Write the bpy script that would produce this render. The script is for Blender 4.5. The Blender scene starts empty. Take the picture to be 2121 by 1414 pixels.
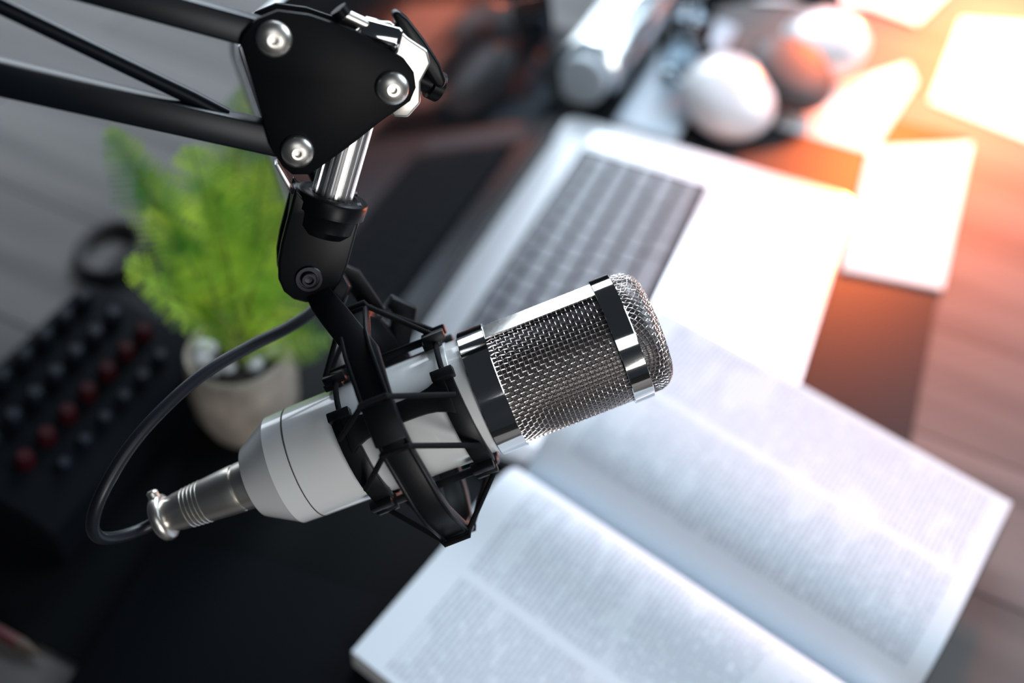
import bpy, bmesh, math, random
from mathutils import Vector, Matrix
from math import sin, cos, pi, radians
random.seed(7)
V = Vector
C = bpy.context.scene
COL = C.collection
MM = 0.001
# ---------------------------------------------------------------- camera
CAMH = 503.0
F = 2062.0                      # 35 mm lens on a 36 mm sensor, in pixels of a 2121 px wide frame
RT = V((0.99660872, 0.06004316, 0.05626607))
UP = V((-0.0822864, 0.72721052, 0.68146446))
FW = V((0.0, 0.68378336, -0.72968508))
CAMP = V((0, 0, CAMH))
cd = bpy.data.cameras.new('camera'); cam = bpy.data.objects.new('camera', cd); COL.objects.link(cam)
cam.matrix_world = Matrix(((RT.x, UP.x, -FW.x, 0), (RT.y, UP.y, -FW.y, 0), (RT.z, UP.z, -FW.z, CAMH*MM), (0, 0, 0, 1)))
cd.sensor_width = 36; cd.lens = F*36/2121
cd.clip_start = 0.01; cd.clip_end = 50
cd.dof.use_dof = True; cd.dof.focus_distance = 0.362; cd.dof.aperture_fstop = 3.1; cd.dof.aperture_blades = 0
C.camera = cam
C.view_settings.view_transform = 'Standard'; C.view_settings.look = 'None'
C.view_settings.gamma = 1; C.view_settings.exposure = 0.0; C.view_settings.use_curve_mapping = False
# ---------------------------------------------------------------- world and lights
w = bpy.data.worlds.new('world'); C.world = w; w.use_nodes = True
w.node_tree.nodes['Background'].inputs[0].default_value = (0.62, 0.78, 1.0, 1)
w.node_tree.nodes['Background'].inputs[1].default_value = 0.03
def area(name, loc, target, sx, sy, power, color, spread=180):
    l = bpy.data.lights.new(name, 'AREA'); l.shape = 'RECTANGLE'; l.size = sx; l.size_y = sy
    l.energy = power; l.color = color; l.spread = radians(spread)
    o = bpy.data.objects.new(name, l); COL.objects.link(o); o.location = loc
    o.rotation_euler = (V(target)-V(loc)).to_track_quat('-Z', 'Y').to_euler(); return o
area('window_daylight', (0.20, 2.0, 1.22), (0.25, 0.5, 0), 0.95, 0.85, 48, (0.76, 0.88, 1.0))
area('right_window_daylight', (1.55, 1.05, 1.15), (0.25, 0.45, 0), 1.2, 1.1, 36, (0.74, 0.87, 1.0))
area('low_window_daylight', (-0.72, 1.75, 0.47), (0, 0.3, 0.15), 1.15, 0.72, 11, (0.82, 0.91, 1.0))
area('side_fill', (0.75, -0.95, 0.42), (0.0, 0.26, 0.2), 0.45, 0.5, 10, (0.98, 0.98, 0.97))  # added fill rather than a known window, brightens the microphone's front
area('camera_fill', (0.35, -0.9, 1.3), (0.05, 0.3, 0.1), 0.8, 0.5, 3, (0.9, 0.95, 1.0))  # unseen soft fill added behind the camera to lift the enamel
sl = bpy.data.lights.new('flare_glow_spot', 'SPOT'); sl.energy = 250; sl.color = (1.0, 0.17, 0.035)  # added warm spot outside the frame, imitates a lens flare's glow
sl.spot_size = radians(44); sl.spot_blend = 1.0; sl.shadow_soft_size = 0.06
so = bpy.data.objects.new('flare_glow_spot', sl); COL.objects.link(so); so.location = (0.66, 1.36, 0.34)
so.rotation_euler = (V((0.46, 0.86, 0))-so.location).to_track_quat('-Z', 'Y').to_euler()
# ---------------------------------------------------------------- helpers
def px(x, y, d):                # a point seen at pixel (x, y) at depth d (mm)
    return CAMP + (RT*((x-1060.5)/F) - UP*((y-707)/F) + FW)*d
def ray(x, y): return RT*((x-1060.5)/F) - UP*((y-707)/F) + FW
def tz(x, y, z=0.0):            # where that pixel's ray meets height z
    r = ray(x, y); return CAMP + r*((z-CAMH)/r.z)
class MB:
    def __init__(s): s.v = []; s.f = []; s.uv = []
    def add(s, vs, fs):
        o = len(s.v); s.v += [V(a) for a in vs]; s.f += [[i+o for i in f] for f in fs]; return o
    def prism(s, poly, ext, off=None):      # polygon (list of 3D points) extruded by vector ext
        off = off or V((0, 0, 0)); n = len(poly)
        vs = [V(p)+off for p in poly]+[V(p)+off+ext for p in poly]
        s.add(vs, [list(range(n))[::-1], [n+i for i in range(n)]]+[[i, (i+1) % n, n+(i+1) % n, n+i] for i in range(n)])
    def box(s, c, X, Y, Z):                 # half axes as vectors
        c = V(c); vs = [c+X*a+Y*b+Z*d for d in (-1, 1) for a, b in ((-1, -1), (1, -1), (1, 1), (-1, 1))]
        s.add(vs, [[3, 2, 1, 0], [4, 5, 6, 7], [0, 1, 5, 4], [1, 2, 6, 5], [2, 3, 7, 6], [3, 0, 4, 7]])
    def lathe(s, o, ax, prof, n=64, closed=False):   # prof: (distance along ax, radius)
        ax = V(ax).normalized(); a = ax.orthogonal().normalized(); b = ax.cross(a)
        vs = []; m = len(prof)
        for (t, r) in prof:
            for k in range(n):
                q = 2*pi*k/n; vs.append(V(o)+ax*t+(a*cos(q)+b*sin(q))*max(r, 1e-4))
        fs = [[i*n+k, i*n+(k+1) % n, (i+1)*n+(k+1) % n, (i+1)*n+k] for i in range(m-1) for k in range(n)]
        if closed: fs += [[(m-1)*n+k, (m-1)*n+(k+1) % n, (k+1) % n, k] for k in range(n)]
        else: fs += [list(range(n))[::-1], [(m-1)*n+k for k in range(n)]]
        s.add(vs, fs)
    def tube(s, pts, r, n=8, closed=False, cap=True):
        pts = [V(p) for p in pts]; m = len(pts); vs = []
        rr = r if isinstance(r, list) else [r]*m
        T = []
        for i in range(m):
            a = pts[(i-1) % m] if (closed or i > 0) else pts[0]; b = pts[(i+1) % m] if (closed or i < m-1) else pts[-1]
            T.append((b-a).normalized())
        N = T[0].orthogonal().normalized()
        for i in range(m):
            N = (N-T[i]*N.dot(T[i])).normalized(); B = T[i].cross(N)
            for k in range(n):
                q = 2*pi*k/n; vs.append(pts[i]+(N*cos(q)+B*sin(q))*rr[i])
        fs = [[i*n+k, i*n+(k+1) % n, ((i+1) % m)*n+(k+1) % n, ((i+1) % m)*n+k] for i in range(m if closed else m-1) for k in range(n)]
        if cap and not closed: fs += [list(range(n))[::-1], [(m-1)*n+k for k in range(n)]]
        s.add(vs, fs)
    def strap(s, pts, W, wid, th, closed=False, chamfer=0.0):   # flat band, width along W
        pts = [V(p) for p in pts]; m = len(pts); vs = []
        for i in range(m):
            a = pts[(i-1) % m] if (closed or i > 0) else pts[0]; b = pts[(i+1) % m] if (closed or i < m-1) else pts[-1]
            t = (b-a).normalized(); Wi = W[i] if isinstance(W, list) else W
            Wi = (Wi-t*Wi.dot(t)).normalized(); N = t.cross(Wi)
            wd = wid[i] if isinstance(wid, list) else wid
            for (p, q) in ((-1, -1), (1, -1), (1, 1), (-1, 1)): vs.append(pts[i]+Wi*(p*wd/2)+N*(q*th/2))
        fs = [[i*4+k, i*4+(k+1) % 4, ((i+1) % m)*4+(k+1) % 4, ((i+1) % m)*4+k] for i in range(m if closed else m-1) for k in range(4)]
        if not closed: fs += [[3, 2, 1, 0], [(m-1)*4+k for k in range(4)]]
        s.add(vs, fs)
    def build(s, name, mat, parent=None, bevel=0, smooth=True, seg=2, uv=None, angle=40):
        root = parent
        while root is not None and root.parent: root = root.parent
        org = root['_o'] if root is not None and '_o' in root else None
        o0 = V(org) if org is not None else (V(s.v[0])*0 if root is not None else sum(s.v, V((0, 0, 0)))/len(s.v))
        me = bpy.data.meshes.new(name); me.from_pydata([tuple((p-o0)*MM) for p in s.v], [], s.f); me.update()
        bm = bmesh.new(); bm.from_mesh(me); bmesh.ops.recalc_face_normals(bm, faces=bm.faces)
        if bevel:
            es = [e for e in bm.edges if len(e.link_faces) == 2 and e.calc_face_angle(0) > radians(35)]
            try: bmesh.ops.bevel(bm, geom=es, offset=bevel*MM, segments=seg, affect='EDGES', clamp_overlap=True, profile=.5)
            except Exception: pass
        bm.to_mesh(me); bm.free()
        if smooth:
            me.shade_smooth()
            try: me.set_sharp_from_angle(angle=radians(angle))
            except Exception: pass
        if uv:
            l = me.uv_layers.new(name='UVMap')
            for i, lp in enumerate(me.loops): l.data[i].uv = uv[lp.vertex_index]
        me.materials.append(mat)
        o = bpy.data.objects.new(name, me); COL.objects.link(o)
        if parent: o.parent = parent
        else: o.location = o0*MM; o['_o'] = tuple(o0)
        return o
def thing(name, label, cat, at, group=None):
    o = bpy.data.objects.new(name, None); COL.objects.link(o); o.empty_display_size = .01
    o.location = V(at)*MM; o['_o'] = tuple(at); o['label'] = label; o['category'] = cat
    if group: o['group'] = group
    return o
def tag(o, label, cat, group=None):
    o['label'] = label; o['category'] = cat
    if group: o['group'] = group
    return o
def catmull(P, n=8):
    P = [V(p) for p in P]; out = []
    for i in range(len(P)-1):
        a = P[i-1] if i else P[0]*2-P[1]; b = P[i]; c = P[i+1]; d = P[i+2] if i+2 < len(P) else P[-1]*2-P[-2]
        for k in range(n):
            t = k/n; out.append(.5*((2*b)+(c-a)*t+(2*a-5*b+4*c-d)*t*t+(3*b-a-3*c+d)*t**3))
    return out+[P[-1]]
# ---------------------------------------------------------------- materials
def mat(name, col, rough=.5, metal=0, spec=.5, coat=0, coat_r=.05, bump=None, sub=0, trans=0, aniso=0):
    m = bpy.data.materials.new(name); m.use_nodes = True; nt = m.node_tree; b = nt.nodes['Principled BSDF']
    b.inputs['Base Color'].default_value = (*col, 1); b.inputs['Roughness'].default_value = rough
    b.inputs['Metallic'].default_value = metal; b.inputs['Specular IOR Level'].default_value = spec
    b.inputs['Coat Weight'].default_value = coat; b.inputs['Coat Roughness'].default_value = coat_r
    b.inputs['Transmission Weight'].default_value = trans
    if bump:
        sc, st, dist = bump
        tc = nt.nodes.new('ShaderNodeTexCoord'); n = nt.nodes.new('ShaderNodeTexNoise'); bp = nt.nodes.new('ShaderNodeBump')
        n.inputs['Scale'].default_value = sc; n.inputs['Detail'].default_value = 4
        bp.inputs['Strength'].default_value = st; bp.inputs['Distance'].default_value = dist
        nt.links.new(tc.outputs['Object'], n.inputs['Vector']); nt.links.new(n.outputs['Fac'], bp.inputs['Height'])
        nt.links.new(bp.outputs['Normal'], b.inputs['Normal'])
    return m
def nd(nt, t, **k):
    n = nt.nodes.new(t)
    for a, v in k.items():
        if a in ('operation', 'blend_type', 'data_type', 'noise_dimensions', 'wave_type', 'bands_direction', 'feature'): setattr(n, a, v)
    return n
def math_(nt, op, a, b=None, clamp=False):
    n = nt.nodes.new('ShaderNodeMath'); n.operation = op; n.use_clamp = clamp
    for i, v in enumerate((a, b)):
        if v is None: continue
        if isinstance(v, (int, float)): n.inputs[i].default_value = v
        else: nt.links.new(v, n.inputs[i])
    return n.outputs[0]
RUBBER = mat('black_plastic', (.004, .0045, .0055), .43, spec=.24, bump=(900, .12, .0002))
STEEL_BLACK = mat('black_powder_coat', (.0025, .003, .0035), .42, spec=.07, bump=(1500, .08, .0002))
BARM = mat('black_painted_steel', (.003, .005, .008), .34, spec=.16)
CLEVIS = mat('black_satin_plastic', (.003, .0035, .004), .36, spec=.16)
CHROME = mat('polished_chrome', (.86, .84, .81), .07, metal=1, bump=(60, .02, .001))
WIRE = mat('nickel_wire', (.68, .62, .60), .28, metal=1)
NICKEL = mat('nickel_plate', (.74, .70, .64), .34, metal=1)
ALU = mat('ribbed_aluminium', (.78, .77, .76), .3, metal=1)
ENAMEL = mat('white_enamel', (.74, .75, .74), .28, coat=.8, coat_r=.06)
CORDM = mat('black_elastic_cord', (.007, .007, .008), .8, spec=.12, bump=(2500, .6, .0004))
CABLE = mat('black_cable_rubber', (.007, .009, .013), .38, spec=.35)
def mesh_liner():
    m = mat('fine_inner_mesh', (.05, .045, .045), .45, metal=.6); nt = m.node_tree; b = nt.nodes['Principled BSDF']
    uv = nt.nodes.new('ShaderNodeUVMap'); sp = nt.nodes.new('ShaderNodeSeparateXYZ'); nt.links.new(uv.outputs[0], sp.inputs[0])
    a = math_(nt, 'ABSOLUTE', math_(nt, 'SINE', math_(nt, 'MULTIPLY', sp.outputs[0], pi)))
    c = math_(nt, 'ABSOLUTE', math_(nt, 'SINE', math_(nt, 'MULTIPLY', sp.outputs[1], pi)))
    h = math_(nt, 'MULTIPLY', a, c); f = math_(nt, 'GREATER_THAN', h, .42)
    mx = nt.nodes.new('ShaderNodeMix'); mx.data_type = 'RGBA'; nt.links.new(f, mx.inputs[0])
    mx.inputs[6].default_value = (.20, .185, .18, 1); mx.inputs[7].default_value = (.006, .006, .007, 1)
    nt.links.new(mx.outputs[2], b.inputs['Base Color'])
    mm = nt.nodes.new('ShaderNodeMath'); mm.operation = 'SUBTRACT'; mm.inputs[0].default_value = 1; nt.links.new(f, mm.inputs[1]); nt.links.new(mm.outputs[0], b.inputs['Metallic'])
    return m
LINER = mesh_liner()
def wood():
    m = mat('grey_planked_wood', (.2, .18, .17), .6, spec=.2); nt = m.node_tree; b = nt.nodes['Principled BSDF']
    tc = nt.nodes.new('ShaderNodeTexCoord'); mp = nt.nodes.new('ShaderNodeMapping'); mp.inputs['Rotation'].default_value = (0, 0, radians(23))
    nt.links.new(tc.outputs['Object'], mp.inputs[0])
    m2 = nt.nodes.new('ShaderNodeMapping'); m2.inputs['Scale'].default_value = (2.2, 26, 8); nt.links.new(mp.outputs[0], m2.inputs[0])
    n = nt.nodes.new('ShaderNodeTexNoise'); n.inputs['Scale'].default_value = 1; n.inputs['Detail'].default_value = 7; n.inputs['Distortion'].default_value = .6
    nt.links.new(m2.outputs[0], n.inputs['Vector'])
    br = nt.nodes.new('ShaderNodeTexBrick'); br.inputs['Scale'].default_value = 1; br.offset = .4
    br.inputs['Brick Width'].default_value = 1.1; br.inputs['Row Height'].default_value = .105; br.inputs['Mortar Size'].default_value = .0012
    br.inputs['Color1'].default_value = (.8, .8, .8, 1); br.inputs['Color2'].default_value = (1.15, 1.15, 1.15, 1); br.inputs['Mortar'].default_value = (.25, .25, .25, 1)
    nt.links.new(mp.outputs[0], br.inputs['Vector'])
    cr = nt.nodes.new('ShaderNodeValToRGB'); cr.color_ramp.elements[0].position = .3; cr.color_ramp.elements[0].color = (.068, .066, .066, 1)
    cr.color_ramp.elements[1].position = .72; cr.color_ramp.elements[1].color = (.145, .136, .130, 1); nt.links.new(n.outputs['Fac'], cr.inputs[0])
    mx = nt.nodes.new('ShaderNodeMix'); mx.data_type = 'RGBA'; mx.blend_type = 'MULTIPLY'; mx.inputs[0].default_value = 1
    nt.links.new(cr.outputs[0], mx.inputs[6]); nt.links.new(br.outputs[0], mx.inputs[7]); nt.links.new(mx.outputs[2], b.inputs['Base Color'])
    bp = nt.nodes.new('ShaderNodeBump'); bp.inputs['Strength'].default_value = .15; bp.inputs['Distance'].default_value = .001
    nt.links.new(n.outputs['Fac'], bp.inputs['Height']); nt.links.new(bp.outputs[0], b.inputs['Normal']); return m
WOOD = wood()
MAT_ = mat('black_desk_mat', (.004, .005, .006), .5, spec=.14, bump=(700, .25, .0004))
SILVER = mat('silver_aluminium', (.72, .74, .77), .32, metal=.55, bump=(3000, .02, .0001))
KEYM = mat('black_key_plastic', (.05, .056, .075), .45, spec=.55)
SCREEN = mat('black_screen_glass', (.003, .004, .005), .06, spec=.12)
BEZEL = mat('black_bezel', (.004, .005, .006), .1, spec=.12)
PAPER = mat('white_paper', (.82, .83, .84), .7)
COVER = mat('dark_book_cover', (.02, .02, .022), .5)
def page_mat():
    m = mat('printed_page', (.8, .8, .8), .7, spec=.1); nt = m.node_tree; b = nt.nodes['Principled BSDF']
    uv = nt.nodes.new('ShaderNodeUVMap'); sp = nt.nodes.new('ShaderNodeSeparateXYZ'); nt.links.new(uv.outputs[0], sp.inputs[0])
    U, W = sp.outputs[0], sp.outputs[1]      # U: mm across the page from the spine, W: mm along the spine
    line = math_(nt, 'DIVIDE', W, 3.1)
    li = math_(nt, 'FLOOR', line); fr = math_(nt, 'FRACT', line)
    ink = math_(nt, 'LESS_THAN', math_(nt, 'ABSOLUTE', math_(nt, 'SUBTRACT', fr, .5)), .27)
    cb = nt.nodes.new('ShaderNodeCombineXYZ'); nt.links.new(math_(nt, 'MULTIPLY', U, .55), cb.inputs[0]); nt.links.new(math_(nt, 'MULTIPLY', li, 7.31), cb.inputs[1])
    n = nt.nodes.new('ShaderNodeTexNoise'); n.inputs['Scale'].default_value = 1; n.inputs['Detail'].default_value = 2; nt.links.new(cb.outputs[0], n.inputs['Vector'])
    word = math_(nt, 'GREATER_THAN', n.outputs['Fac'], .41)
    cb2 = nt.nodes.new('ShaderNodeCombineXYZ'); nt.links.new(math_(nt, 'MULTIPLY', U, .02), cb2.inputs[0]); nt.links.new(math_(nt, 'MULTIPLY', W, .045), cb2.inputs[1])
    n2 = nt.nodes.new('ShaderNodeTexNoise'); n2.inputs['Scale'].default_value = 1; n2.inputs['Detail'].default_value = 1; nt.links.new(cb2.outputs[0], n2.inputs['Vector'])
    par = math_(nt, 'GREATER_THAN', n2.outputs['Fac'], .40)
    au = math_(nt, 'ABSOLUTE', U)
    c1 = math_(nt, 'LESS_THAN', math_(nt, 'ABSOLUTE', math_(nt, 'SUBTRACT', au, 47)), 30)
    c2 = math_(nt, 'LESS_THAN', math_(nt, 'ABSOLUTE', math_(nt, 'SUBTRACT', au, 113)), 30)
    cols = math_(nt, 'ADD', c1, c2, True)
    mg = math_(nt, 'LESS_THAN', math_(nt, 'ABSOLUTE', math_(nt, 'SUBTRACT', W, 122)), 104)
    f = math_(nt, 'MULTIPLY', math_(nt, 'MULTIPLY', ink, word), math_(nt, 'MULTIPLY', cols, mg))
    f = math_(nt, 'MULTIPLY', f, math_(nt, 'ADD', math_(nt, 'MULTIPLY', par, .4), .3))
    mx = nt.nodes.new('ShaderNodeMix'); mx.data_type = 'RGBA'; nt.links.new(f, mx.inputs[0])
    mx.inputs[6].default_value = (.69, .75, .81, 1); mx.inputs[7].default_value = (.33, .37, .44, 1)
    nt.links.new(mx.outputs[2], b.inputs['Base Color']); return m
PAGE = page_mat()
def block_mat():
    m = mat('page_block_edge', (.6, .6, .6), .8); nt = m.node_tree; b = nt.nodes['Principled BSDF']
    tc = nt.nodes.new('ShaderNodeTexCoord'); mp = nt.nodes.new('ShaderNodeMapping'); mp.inputs['Scale'].default_value = (3, 3, 1400)
    n = nt.nodes.new('ShaderNodeTexNoise'); n.inputs['Scale'].default_value = 1
    cr = nt.nodes.new('ShaderNodeValToRGB'); cr.color_ramp.elements[0].color = (.36, .37, .38, 1); cr.color_ramp.elements[1].color = (.7, .7, .7, 1)
    nt.links.new(tc.outputs['Object'], mp.inputs[0]); nt.links.new(mp.outputs[0], n.inputs['Vector']); nt.links.new(n.outputs['Fac'], cr.inputs[0])
    nt.links.new(cr.outputs[0], b.inputs['Base Color']); return m
BLOCK = block_mat()
def leaf_mat():
    m = mat('fern_leaf', (.2, .4, .04), .5, spec=.35); nt = m.node_tree; b = nt.nodes['Principled BSDF']
    tc = nt.nodes.new('ShaderNodeTexCoord'); n = nt.nodes.new('ShaderNodeTexNoise'); n.inputs['Scale'].default_value = 30
    cr = nt.nodes.new('ShaderNodeValToRGB'); cr.color_ramp.elements[0].position = .35; cr.color_ramp.elements[0].color = (.08, .32, .03, 1)
    cr.color_ramp.elements[1].position = .65; cr.color_ramp.elements[1].color = (.66, .85, .09, 1)
    nt.links.new(tc.outputs['Object'], n.inputs['Vector']); nt.links.new(n.outputs['Fac'], cr.inputs[0]); nt.links.new(cr.outputs[0], b.inputs['Base Color'])
    tr = nt.nodes.new('ShaderNodeBsdfTranslucent'); nt.links.new(cr.outputs[0], tr.inputs[0])
    ms = nt.nodes.new('ShaderNodeMixShader'); ms.inputs[0].default_value = .45
    nt.links.new(b.outputs[0], ms.inputs[1]); nt.links.new(tr.outputs[0], ms.inputs[2]); nt.links.new(ms.outputs[0], nt.nodes['Material Output'].inputs[0]); return m
LEAF = leaf_mat()
STEM = mat('fern_stem', (.16, .22, .04), .5)
def stone_mat():
    m = mat('mottled_stone', (.3, .26, .22), .7, bump=(160, .5, .001)); nt = m.node_tree; b = nt.nodes['Principled BSDF']
    tc = nt.nodes.new('ShaderNodeTexCoord'); n = nt.nodes.new('ShaderNodeTexNoise'); n.inputs['Scale'].default_value = 45; n.inputs['Detail'].default_value = 6
    cr = nt.nodes.new('ShaderNodeValToRGB'); cr.color_ramp.elements[0].position = .3; cr.color_ramp.elements[0].color = (.16, .14, .12, 1)
    cr.color_ramp.elements[1].position = .7; cr.color_ramp.elements[1].color = (.42, .36, .30, 1)
    nt.links.new(tc.outputs['Object'], n.inputs['Vector']); nt.links.new(n.outputs['Fac'], cr.inputs[0]); nt.links.new(cr.outputs[0], b.inputs['Base Color']); return m
STONE = stone_mat()
SOIL = mat('dark_soil', (.03, .025, .02), .9, bump=(300, 1, .003))
PEBBLE = mat('pale_pebble', (.55, .56, .58), .4)
RED = mat('red_plastic', (.022, .0022, .004), .6, spec=.1)
GREYCAP = mat('slate_grey_plastic', (.004, .007, .012), .5, spec=.2)
BODYBLK = mat('matt_black_casing', (.0025, .0035, .005), .7, spec=.05)
WHITEPL = mat('glossy_white_plastic', (.8, .8, .82), .25, coat=.5)
STEEL = mat('brushed_steel', (.62, .66, .68), .25, metal=1)
FLOORM = mat('dark_floor', (.05, .045, .04), .6)
REDPEN = mat('dark_red_lacquer', (.09, .025, .025), .5)
# ---------------------------------------------------------------- setting and desk
X, Y, Z = V((1, 0, 0)), V((0, 1, 0)), V((0, 0, 1))
fl = MB(); fl.box((0, 500, -760), X*2500, Y*2500, Z*10); fo = fl.build('floor', FLOORM); fo['kind'] = 'structure'
desk = thing('desk', 'grey-brown planked wooden desk under the black mat and everything else', 'desk', (0, 650, -750))
d_ = MB(); d_.box((0, 650, -14), X*1000, Y*700, Z*14); d_.build('desktop', WOOD, desk, bevel=2)
for sx in (-1, 1):
    for sy in (-1, 1):
        l_ = MB(); l_.box((sx*930, 650+sy*630, -389), X*28, Y*28, Z*361); l_.build('leg', WOOD, desk, bevel=2)
TH = radians(-19.78); LU = V((cos(TH), sin(TH), 0)); LV = V((sin(TH), -cos(TH), 0)); LO = V((33.0, 730.0, 0))
# desk mat, sides parallel to the laptop
R1 = tz(1900, 930); R2 = tz(1962, 430); FR = tz(100, 1345)
def uv_(p): d = p-LO; return d.dot(LU), d.dot(LV)
uR = (uv_(R1)[0]+uv_(R2)[0])/2; vF = uv_(FR)[1]; uL = uv_(tz(150, 620))[0]
def lp(u, v, z=0): return LO+LU*u+LV*v+Z*z
m_ = MB(); q_ = [lp(uL, vF), lp(uR, vF), lp(uR, -150), lp(uL, -150)]
m_.prism(q_, Z*3); tag(m_.build('desk_mat', MAT_, bevel=.8), 'large black desk mat lying on the wood under the laptop and book', 'desk mat')
MT = 3.0
# ---------------------------------------------------------------- laptop
lap = thing('laptop', 'open silver laptop with black keys, standing behind the microphone head', 'laptop', lp(123, 180, MT))
def rrect(u0, u1, v0, v1, r, n=6):
    out = []
    for (cu, cv, a0) in ((u1-r, v1-r, 0), (u0+r, v1-r, 90), (u0+r, v0+r, 180), (u1-r, v0+r, 270)):
        for k in range(n+1):
            a = radians(a0+90*k/n); out.append((cu+r*cos(a), cv+r*sin(a)))
    return out
LZ = MT+12.0
b_ = MB(); b_.prism([lp(u, v, MT+1.5) for u, v in rrect(0, 247, 0, 359, 12)], Z*(LZ-MT-1.5))
base = b_.build('base', SILVER, lap, bevel=1.4)
for (u, v) in ((15, 15), (232, 15), (15, 344), (232, 344)):
    f_ = MB(); f_.lathe(lp(u, v, MT), Z, [(0, 5), (1.6, 6)], 16); f_.build('rubber_foot', RUBBER, lap)
kb = MB(); kb.prism([lp(u, v, LZ-.1) for u, v in rrect(27, 137, 41, 318, 3)], Z*.35); kbo = kb.build('keyboard', mat('matt_black_tray', (.008, .009, .011), .8, spec=.1), lap)
keyproto = {}
def key(u, v, du, dv):
    k = (round(du, 1), round(dv, 1))
    if k not in keyproto:
        a = MB(); a.prism([(LU*x+LV*y) for x, y in rrect(-du/2, du/2, -dv/2, dv/2, 1.6, 3)], Z*1.3)
        o = a.build('key', KEYM, lap, bevel=.3, seg=1)
        me = o.data
        for vv in me.vertices: vv.co += V(lap['_o'])*MM
        o.parent = kbo; keyproto[k] = me
    else:
        o = bpy.data.objects.new('key', keyproto[k]); COL.objects.link(o); o.parent = kbo
    o.location = (lp(u, v, LZ+.25)-V(lap['_o']))*MM
rows = [(11.0, [18.6]*14), (18.4, [18.6]*13+[28]), (18.4, [28]+[18.6]*13), (18.4, [33]+[18.6]*11+[32]), (18.4, [42]+[18.6]*10+[43]), (18.4, [18.6]*3+[24]+[94]+[24]+[18.6]*4)]
uu = 29.5
for du, ks in rows:
    tot = sum(ks); sc = 272.0/tot; vv = 316.5
    for kk in ks:
        wv = kk*sc; key(uu+du/2-.3, vv-wv/2, du-3.0, wv-1.4); vv -= wv
    uu += du
t_ = MB(); t_.prism([lp(u, v, LZ-.1) for u, v in rrect(146, 222, 127, 232, 3)], Z*.3); t_.build('trackpad', mat('trackpad_glass', (.62, .64, .67), .3, metal=.4), lap)
for v0 in (16, 325):
    g_ = MB(); g_.prism([lp(u, v, LZ-.1) for u, v in rrect(30, 134, v0, v0+18, 2)], Z*.25); g_.build('speaker_grille', mat('perforated_aluminium', (.6, .62, .65), .45, metal=.5), lap)
la = radians(77); LD = -LU*cos(la)+Z*sin(la); LN = LU*sin(la)+Z*cos(la)   # up the lid, and out of the screen
def lid(a, v, o=0): return lp(-2, v, LZ-1)+LD*a+LN*o
s_ = MB(); s_.prism([lid(a, v, -5) for a, v in rrect(6, 245, 1, 358, 11)], LN*4.2); lido = s_.build('lid', SILVER, lap, bevel=1)
s_ = MB(); s_.prism([lid(a, v, -.8) for a, v in rrect(7.5, 243.5, 2.5, 356.5, 10)], LN*.5); s_.build('bezel', BEZEL, lido)
s_ = MB(); s_.prism([lid(a, v, -.3) for a, v in rrect(20, 229, 14, 345, 1)], LN*.3); s_.build('screen', SCREEN, lido)
h_ = MB(); h_.tube([lp(-1, 40, LZ-2.5), lp(-1, 319, LZ-2.5)], 4.2, 20); h_.build('hinge', BEZEL, lap)
# ---------------------------------------------------------------- book, tipped up on the laptop's front corner
C0 = tz(728, 1345, 27); A0 = tz(2080, 1058, 27); B0 = tz(1365, 645, 42)
BX = V((B0.x-C0.x, B0.y-C0.y, 0)); BW = BX.length; BX.normalize()       # across the spread, near page to far page
BY = V((BX.y, -BX.x, 0))                                               # along the spine, away from the laptop
BOX0 = V((C0.x, C0.y, 0))
BL = (V((A0.x, A0.y, 0))-BOX0).dot(BY)
half = BW/2; TK = 22.0; KB = 14.0
def bz(s, t): return MT+.5+KB*max(0.0, s/BW)*(1-.25*t/BL)             # underside height: raised where it lies over the laptop
def bp_(s, t, z): return BOX0+BX*s+BY*t+Z*(bz(s, t)+z)
def prof(s):                                                           # page height over the cover
    d = s-half; a = abs(d)/half; sg = 1 if d > 0 else -1
    dip = math.exp(-(abs(d)/ (9.0 if sg < 0 else 13.0))**1.3)
    hump = (7.0 if sg < 0 else 6.0)*math.exp(-((abs(d)-(30 if sg < 0 else 52))/(30. if sg < 0 else 44.))**2)
    return TK*(1-.88*dip)+hump*(1-dip)-3*a*a
book = thing('open_book', 'open thick book with two columns of small print on each page, beneath the microphone', 'book', bp_(half, BL/2, 0))
cv = MB(); 
for _ in range(60):                                                     # lift until the book clears the laptop's corner
    bad = False
    for u in range(150, 248, 8):
        for v in range(0, 360, 8):
            p = lp(u, v)-BOX0; s = p.dot(BX); t = p.dot(BY)
            if -6 < s < BW+6 and -6 < t < BL+6 and bz(s, t) < LZ+.3: bad = True
    for v in range(0, 360, 4):
        p = lp(247, v)-BOX0; s = p.dot(BX); t = p.dot(BY)
        if -6 < s < BW+6 and -6 < t < BL+6 and bz(s, t) < LZ+.3: bad = True
    if not bad: break
    KB += 1
n = 20
cs = [-4+(BW+8)*i/n for i in range(n+1)]
for (tt0, tt1) in ((-4, BL+4),):
    vs = []
    for s in cs:
        for t in (tt0, tt1):
            for z in (0, 2.2): vs.append(bp_(s, t, z))
    fs = []
    for i in range(n):
        o = i*4; p = o+4
        fs += [[o, p, p+2, o+2], [o+1, o+3, p+3, p+1], [o, o+1, p+1, p], [o+2, p+2, p+3, o+3]]
    fs += [[0, 2, 3, 1], [n*4, n*4+1, n*4+3, n*4+2]]
    cv.add(vs, fs)
cv.build('cover', COVER, book)
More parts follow.
